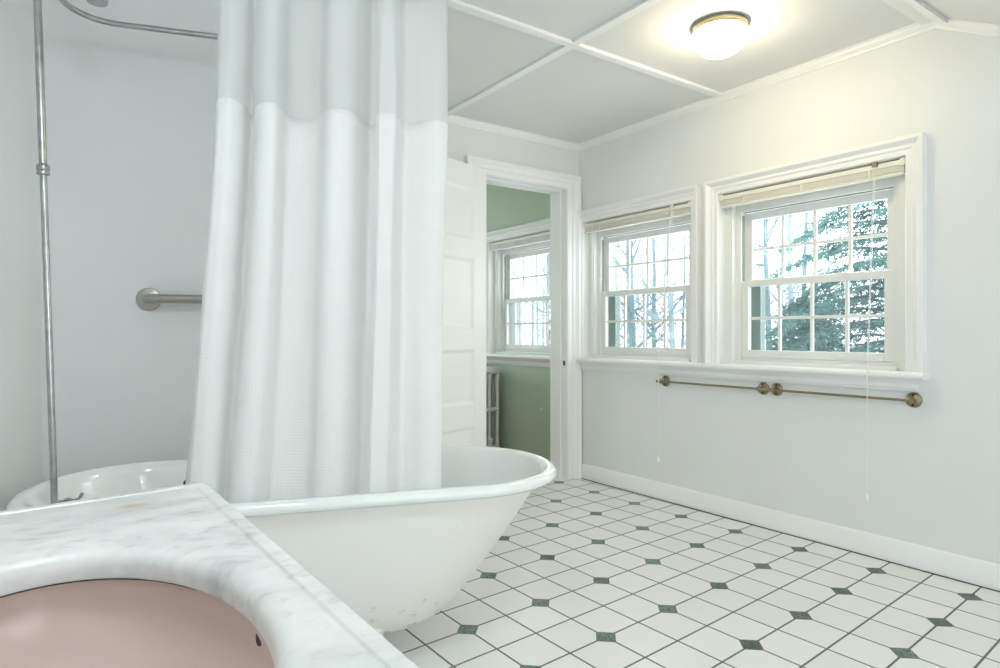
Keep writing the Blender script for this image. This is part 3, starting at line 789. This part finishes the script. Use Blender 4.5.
# ------------------------------------------------------------------ vanity with pink basin
VZ = .80
van = empty('vanity', (-.09, .57, 0), None, 'vanity with white veined marble top and sunken pink oval basin', 'vanity')
EX, EY, AX, AY = .000, .592, .154, .242
NE = 96
outer = [(-.385, .045), (.226, .045), (.209, 1.112), (.202, 1.121), (-.385, 1.056)]
def ray_poly(poly, c, ang):
    d = Vector((math.cos(ang), math.sin(ang))); best = 1e9
    for i in range(len(poly)):
        a = Vector(poly[i]); b = Vector(poly[(i + 1) % len(poly)]); e = b - a
        den = d.x * e.y - d.y * e.x
        if abs(den) < 1e-9: continue
        w = a - Vector(c); t = (w.x * e.y - w.y * e.x) / den; s = (w.x * d.y - w.y * d.x) / den
        if t > 0 and -1e-6 <= s <= 1 + 1e-6: best = min(best, t)
    return Vector(c) + d * best
def inset(poly, k):
    n = len(poly); out = []
    for i in range(n):
        a = Vector(poly[i-1]); b = Vector(poly[i]); c = Vector(poly[(i+1) % n])
        n1 = Vector((-(b-a).y, (b-a).x)).normalized(); n2 = Vector((-(c-b).y, (c-b).x)).normalized()
        bis = (n1 + n2).normalized(); out.append(tuple(b + bis * (k / max(.3, bis.dot(n1)))))
    return out
angs = sorted(set([2*math.pi*k/NE for k in range(NE)] + [math.atan2(p[1]-EY, p[0]-EX) % (2*math.pi) for p in outer]))
def ell(k, z, n=None): return [Vector((EX + (AX+k)*math.cos(a), EY + (AY+k)*math.sin(a), z)) for a in EA]
# directions are polygon angles; the ellipse uses the matching polar angle
EA = [math.atan2(math.sin(a)/AY, math.cos(a)/AX) for a in angs]
def prg(ins, z):
    P = inset(outer, ins) if ins else outer
    return [Vector((*ray_poly(P, (EX, EY), a), z)) for a in angs]
rings = [prg(0, VZ - .030), prg(-.000, VZ - .006), prg(.005, VZ - .0005), prg(.008, VZ), prg(.021, VZ), prg(.0230, VZ - .0022), prg(.0250, VZ - .0022), prg(.028, VZ - .001),
         ell(.018, VZ - .001), ell(.008, VZ - .003), ell(.002, VZ - .009), ell(.000, VZ - .017), ell(.000, VZ - .030)]
rings.append(rings[0])
m = MB(); m.loft(rings, False); m.build('marble_top', M['marble'], van, smooth=True, angle=35)
# basin bowl under the slab
bowl = []
for k in range(14):
    a = math.pi/2 * k / 13
    c = math.cos(a) ** .55 if k < 13 else 0.0
    bowl.append([Vector((EX + max(.012, (AX + .006) * c) * math.cos(q), EY + max(.012, (AY + .006) * c) * math.sin(q), VZ - .0305 - .125 * math.sin(a))) for q in EA])
# rim flange fixed under the marble
fl = [[Vector((EX + (AX + .022) * math.cos(q), EY + (AY + .022) * math.sin(q), VZ - .0306)) for q in EA]]
m = MB(); m.loft(fl + bowl, False); o = m.build('basin', M['porcelain_pink'], van, smooth=True, angle=80)
sd = o.modifiers.new('thickness', 'SOLIDIFY'); sd.thickness = .008; sd.offset = -1
m = MB(); m.lathe((EX, EY, VZ - .1545), (0, 0, 1), [(.024, 0), (.026, .003), (.020, .004), (.014, .002)], 24); m.build('drain', M['chrome'], van, smooth=True)
m = MB(); m.lathe((.1625, .612, .758), (-1, -.1, .25), [(.0095, -.002), (.0095, .0030), (.001, .0030)], 20); m.build('overflow_hole', M['gap'], van, smooth=True)
# chipped caulk under the slab edge
m = MB(); m.tube([(EX + (AX - .001) * math.cos(R(q)), EY + (AY - .001) * math.sin(R(q)), VZ - .0305) for q in range(35, 150, 5)], [.0002] + [.0004] * 4 + [.0008] * 16 + [.0003] * 2, 6); m.build('caulk_line', M['screw'], van)
m = MB()
m.box((-.375, .07, .08), (-.355, 1.02, VZ - .032)); m.box((-.375, .07, .08), (.188, .09, VZ - .032)); m.box((-.375, 1.0, .08), (.188, 1.02, VZ - .032))
m.box((.176, .07, .08), (.188, 1.02, .12)); m.box((.176, .07, VZ - .09), (.188, 1.02, VZ - .032)); m.box((-.375, .07, .0), (.12, 1.02, .08))
m.build('cabinet', M['cabinet'], van)
for y in (.075, .55):
    m = MB(); m.box((.188, y, .125), (.204, y + .465, VZ - .095)); o = m.build('cabinet_door', M['cabinet'], van, bevel=.003)
    m = MB(); yy = y + (.43 if y < .3 else .035); m.lathe((.204, yy, .55), (1, 0, 0), [(.006, 0), (.006, .01), (.013, .016), (.012, .024), (.004, .027)], 16); m.build('knob', M['nickel'], o, smooth=True)

# ------------------------------------------------------------------ outdoors
GZ = -3.6
m = MB(); n = 24; vs = []; fs = []
for i in range(n + 1):
    for j in range(n + 1):
        x = 4 + 116 * i / n; y = -60 + 170 * j / n
        vs.append((x, y, GZ + .5 * math.sin(x * .11) * math.cos(y * .09) + max(0, x - 35) * .035))
for i in range(n):
    for j in range(n):
        k = i * (n + 1) + j; fs.append((k, k + n + 1, k + n + 2, k + 1))
m.add(vs, fs); struct(m.build('ground', M['snow'], smooth=True, angle=180), 'snow-covered ground outside the windows', 'ground')

rnd = random.Random(7)
def ratio(u):
    t = (u - 500) / 640.6; return (.8177 - .5757 * t) / (.5757 + .8177 * t)
def gz(x, y): return GZ + .5 * math.sin(x * .11) * math.cos(y * .09) + max(0, x - 35) * .035 - .15
def bare_tree(u, px, X, mat, label, group):
    Y = X * ratio(u); dep = X * .5757 + Y * .8177
    dia = px / 640.6 * dep; r0 = dia / 2; base = Vector((X, Y, gz(X, Y))); h = rnd.uniform(13, 17)
    lean = Vector((rnd.uniform(-.5, .5), rnd.uniform(-.5, .5), 0))
    tp = []; tr = []
    for k in range(9):
        f = k / 8; tp.append(base + lean * f * f * 1.2 + Vector((rnd.uniform(-.04, .04), rnd.uniform(-.04, .04), h * f))); tr.append(r0 * (1.25 - 1.05 * f))
    r = empty('bare_tree', base, None, label, 'tree', group)
    m = MB(); m.tube(tp, tr, 8); m.build('trunk', mat, r, smooth=True)
    m = MB()
    def limb(p, d, ln_, rad, dep_):
        pts = [p]; q = p.copy(); dd = d.copy(); sg = 4
        for k in range(sg):
            dd = (dd + Vector((rnd.uniform(-.22, .22), rnd.uniform(-.22, .22), rnd.uniform(-.05, .22)))).normalized(); q = q + dd * ln_ / sg; pts.append(q.copy())
        m.tube(pts, [rad * (1 - .8 * k / sg) for k in range(sg + 1)], 5 if dep_ < 2 else 3, False)
        if dep_ < 2:
            for k in range(4 if dep_ == 0 else 3):
                i = rnd.randint(1, sg); e = (dd + Vector((rnd.uniform(-1, 1), rnd.uniform(-1, 1), rnd.uniform(-.5, .8)))).normalized()
                limb(pts[i], e, ln_ * rnd.uniform(.4, .65), rad * .45, dep_ + 1)
    for k in range(17):
        z = rnd.uniform(2.6, 9.0); f = z / h; p = base + lean * f * f * 1.2 + Vector((0, 0, z))
        a = rnd.uniform(0, 2 * math.pi)
        limb(p, Vector((math.cos(a), math.sin(a), rnd.uniform(.1, .8))).normalized(), rnd.uniform(1.2, 3.0), r0 * .30 + .008, 0)
    m.build('branches', mat, r, smooth=True)
G2 = ('bare winter tree outside the large right-hand window, left of the evergreen', 'bare trees outside the large window')
G1 = ('bare winter tree trunk and branches outside the corner window', 'bare trees outside the corner window')
G3 = ('bare winter tree outside the green room window beyond the doorway', 'bare trees outside the green room window')
for (u, px, X, mt) in ((769, 6, 19, 0), (779, 4, 24, 1), (793, 6, 17, 1), (802, 5, 23, 0), (760, 3, 30, 1), (815, 3, 28, 1), (833, 3, 32, 1)):
    bare_tree(u, px, X, M['bark_pale' if mt else 'bark'], *G2)
for (u, px, X, mt) in ((616, 4, 20, 1), (627, 3, 26, 0), (635, 8, 12, 0), (646, 3, 30, 1), (655, 5, 16, 0), (664, 3, 24, 1), (673, 6, 14, 1), (682, 3, 22, 0)):
    bare_tree(u, px, X, M['bark_pale' if mt else 'bark'], *G1)
for (u, px, X, mt) in ((515, 3, 16, 1), (520, 2.5, 22, 0), (526, 4, 11, 1), (532, 2.5, 19, 0), (537, 3, 15, 1), (542, 2.5, 20, 1), (547, 4, 12, 0), (552, 2.5, 22, 0)):
    bare_tree(u, px, X, M['bark_pale' if mt else 'bark'], *G3)

def evergreen(u, X, top, spread, label, seed, dens=1.0):
    rd = random.Random(seed)
    Y = X * ratio(u); base = Vector((X, Y, gz(X, Y))); h = top - base.z
    r = empty('evergreen_tree', base, None, label, 'tree')
    m = MB(); m.tube([base, base + Vector((0, 0, h * .5)), base + Vector((0, 0, h))], [.10, .07, .02], 8); m.build('trunk', M['dirt'], r, smooth=True)
    m = MB(); V = []; F = []
    nb = int(250 * dens)
    for k in range(nb):
        f = .12 + .86 * (k + rd.random()) / nb; z = base.z + h * f
        ln_ = spread * (1 - f) ** .75 * rd.uniform(.65, 1.1) + .15; a = k * 2.399 + rd.uniform(-.3, .3)
        d = Vector((math.cos(a), math.sin(a), 0)); side = Vector((-d.y, d.x, 0)); p0 = base + Vector((0, 0, z - base.z))
        pts = [p0 + d * ln_ * t + Vector((0, 0, .10 * ln_ * math.sin(t * 2.2) - .30 * ln_ * t * t)) for t in (0, .25, .5, .75, 1)]
        m.tube(pts, [.018, .014, .010, .006, .003], 4, False)
        ns = int(34 * ln_ / 1.5) + 8
        for q in range(ns):
            t = (q + rd.random()) / ns; t = .12 + .88 * t
            i = min(3, int(t * 4)); c = pts[i].lerp(pts[i + 1], t * 4 - i); sg = 1 if q % 2 else -1
            w = (.34 * (1.15 - t) + .08) * rd.uniform(.6, 1.3)
            sd_ = (side * sg + d * rd.uniform(.4, .9) + Vector((0, 0, rd.uniform(-.45, -.05)))).normalized()
            nn = 9
            for s_ in range(nn):
                e = c + sd_ * w * (s_ + rd.random()) / nn; q2 = (d * rd.uniform(-.3, 1) + side * rd.uniform(-1, 1) + Vector((0, 0, rd.uniform(-1.0, .2)))).normalized()
                wv = sd_.cross(q2).normalized() * rd.uniform(.004, .011); l2 = rd.uniform(.04, .10); b = len(V)
                V += [e - wv, e + wv, e + q2 * l2 + wv * .4, e + q2 * l2 - wv * .4]; F.append((b, b + 1, b + 2, b + 3))
    fol = MB(); fol.v = V; fol.f = F
    m.build('boughs', M['bark'], r); fol.build('foliage', M['needles'], r)
evergreen(897, 7.8, 6.4, 2.1, 'large dark evergreen filling the right side of the large window', 3, 1.0)
evergreen(806, 10.0, 1.72, 1.8, 'lower evergreen at the bottom left of the large window view', 5, .8)
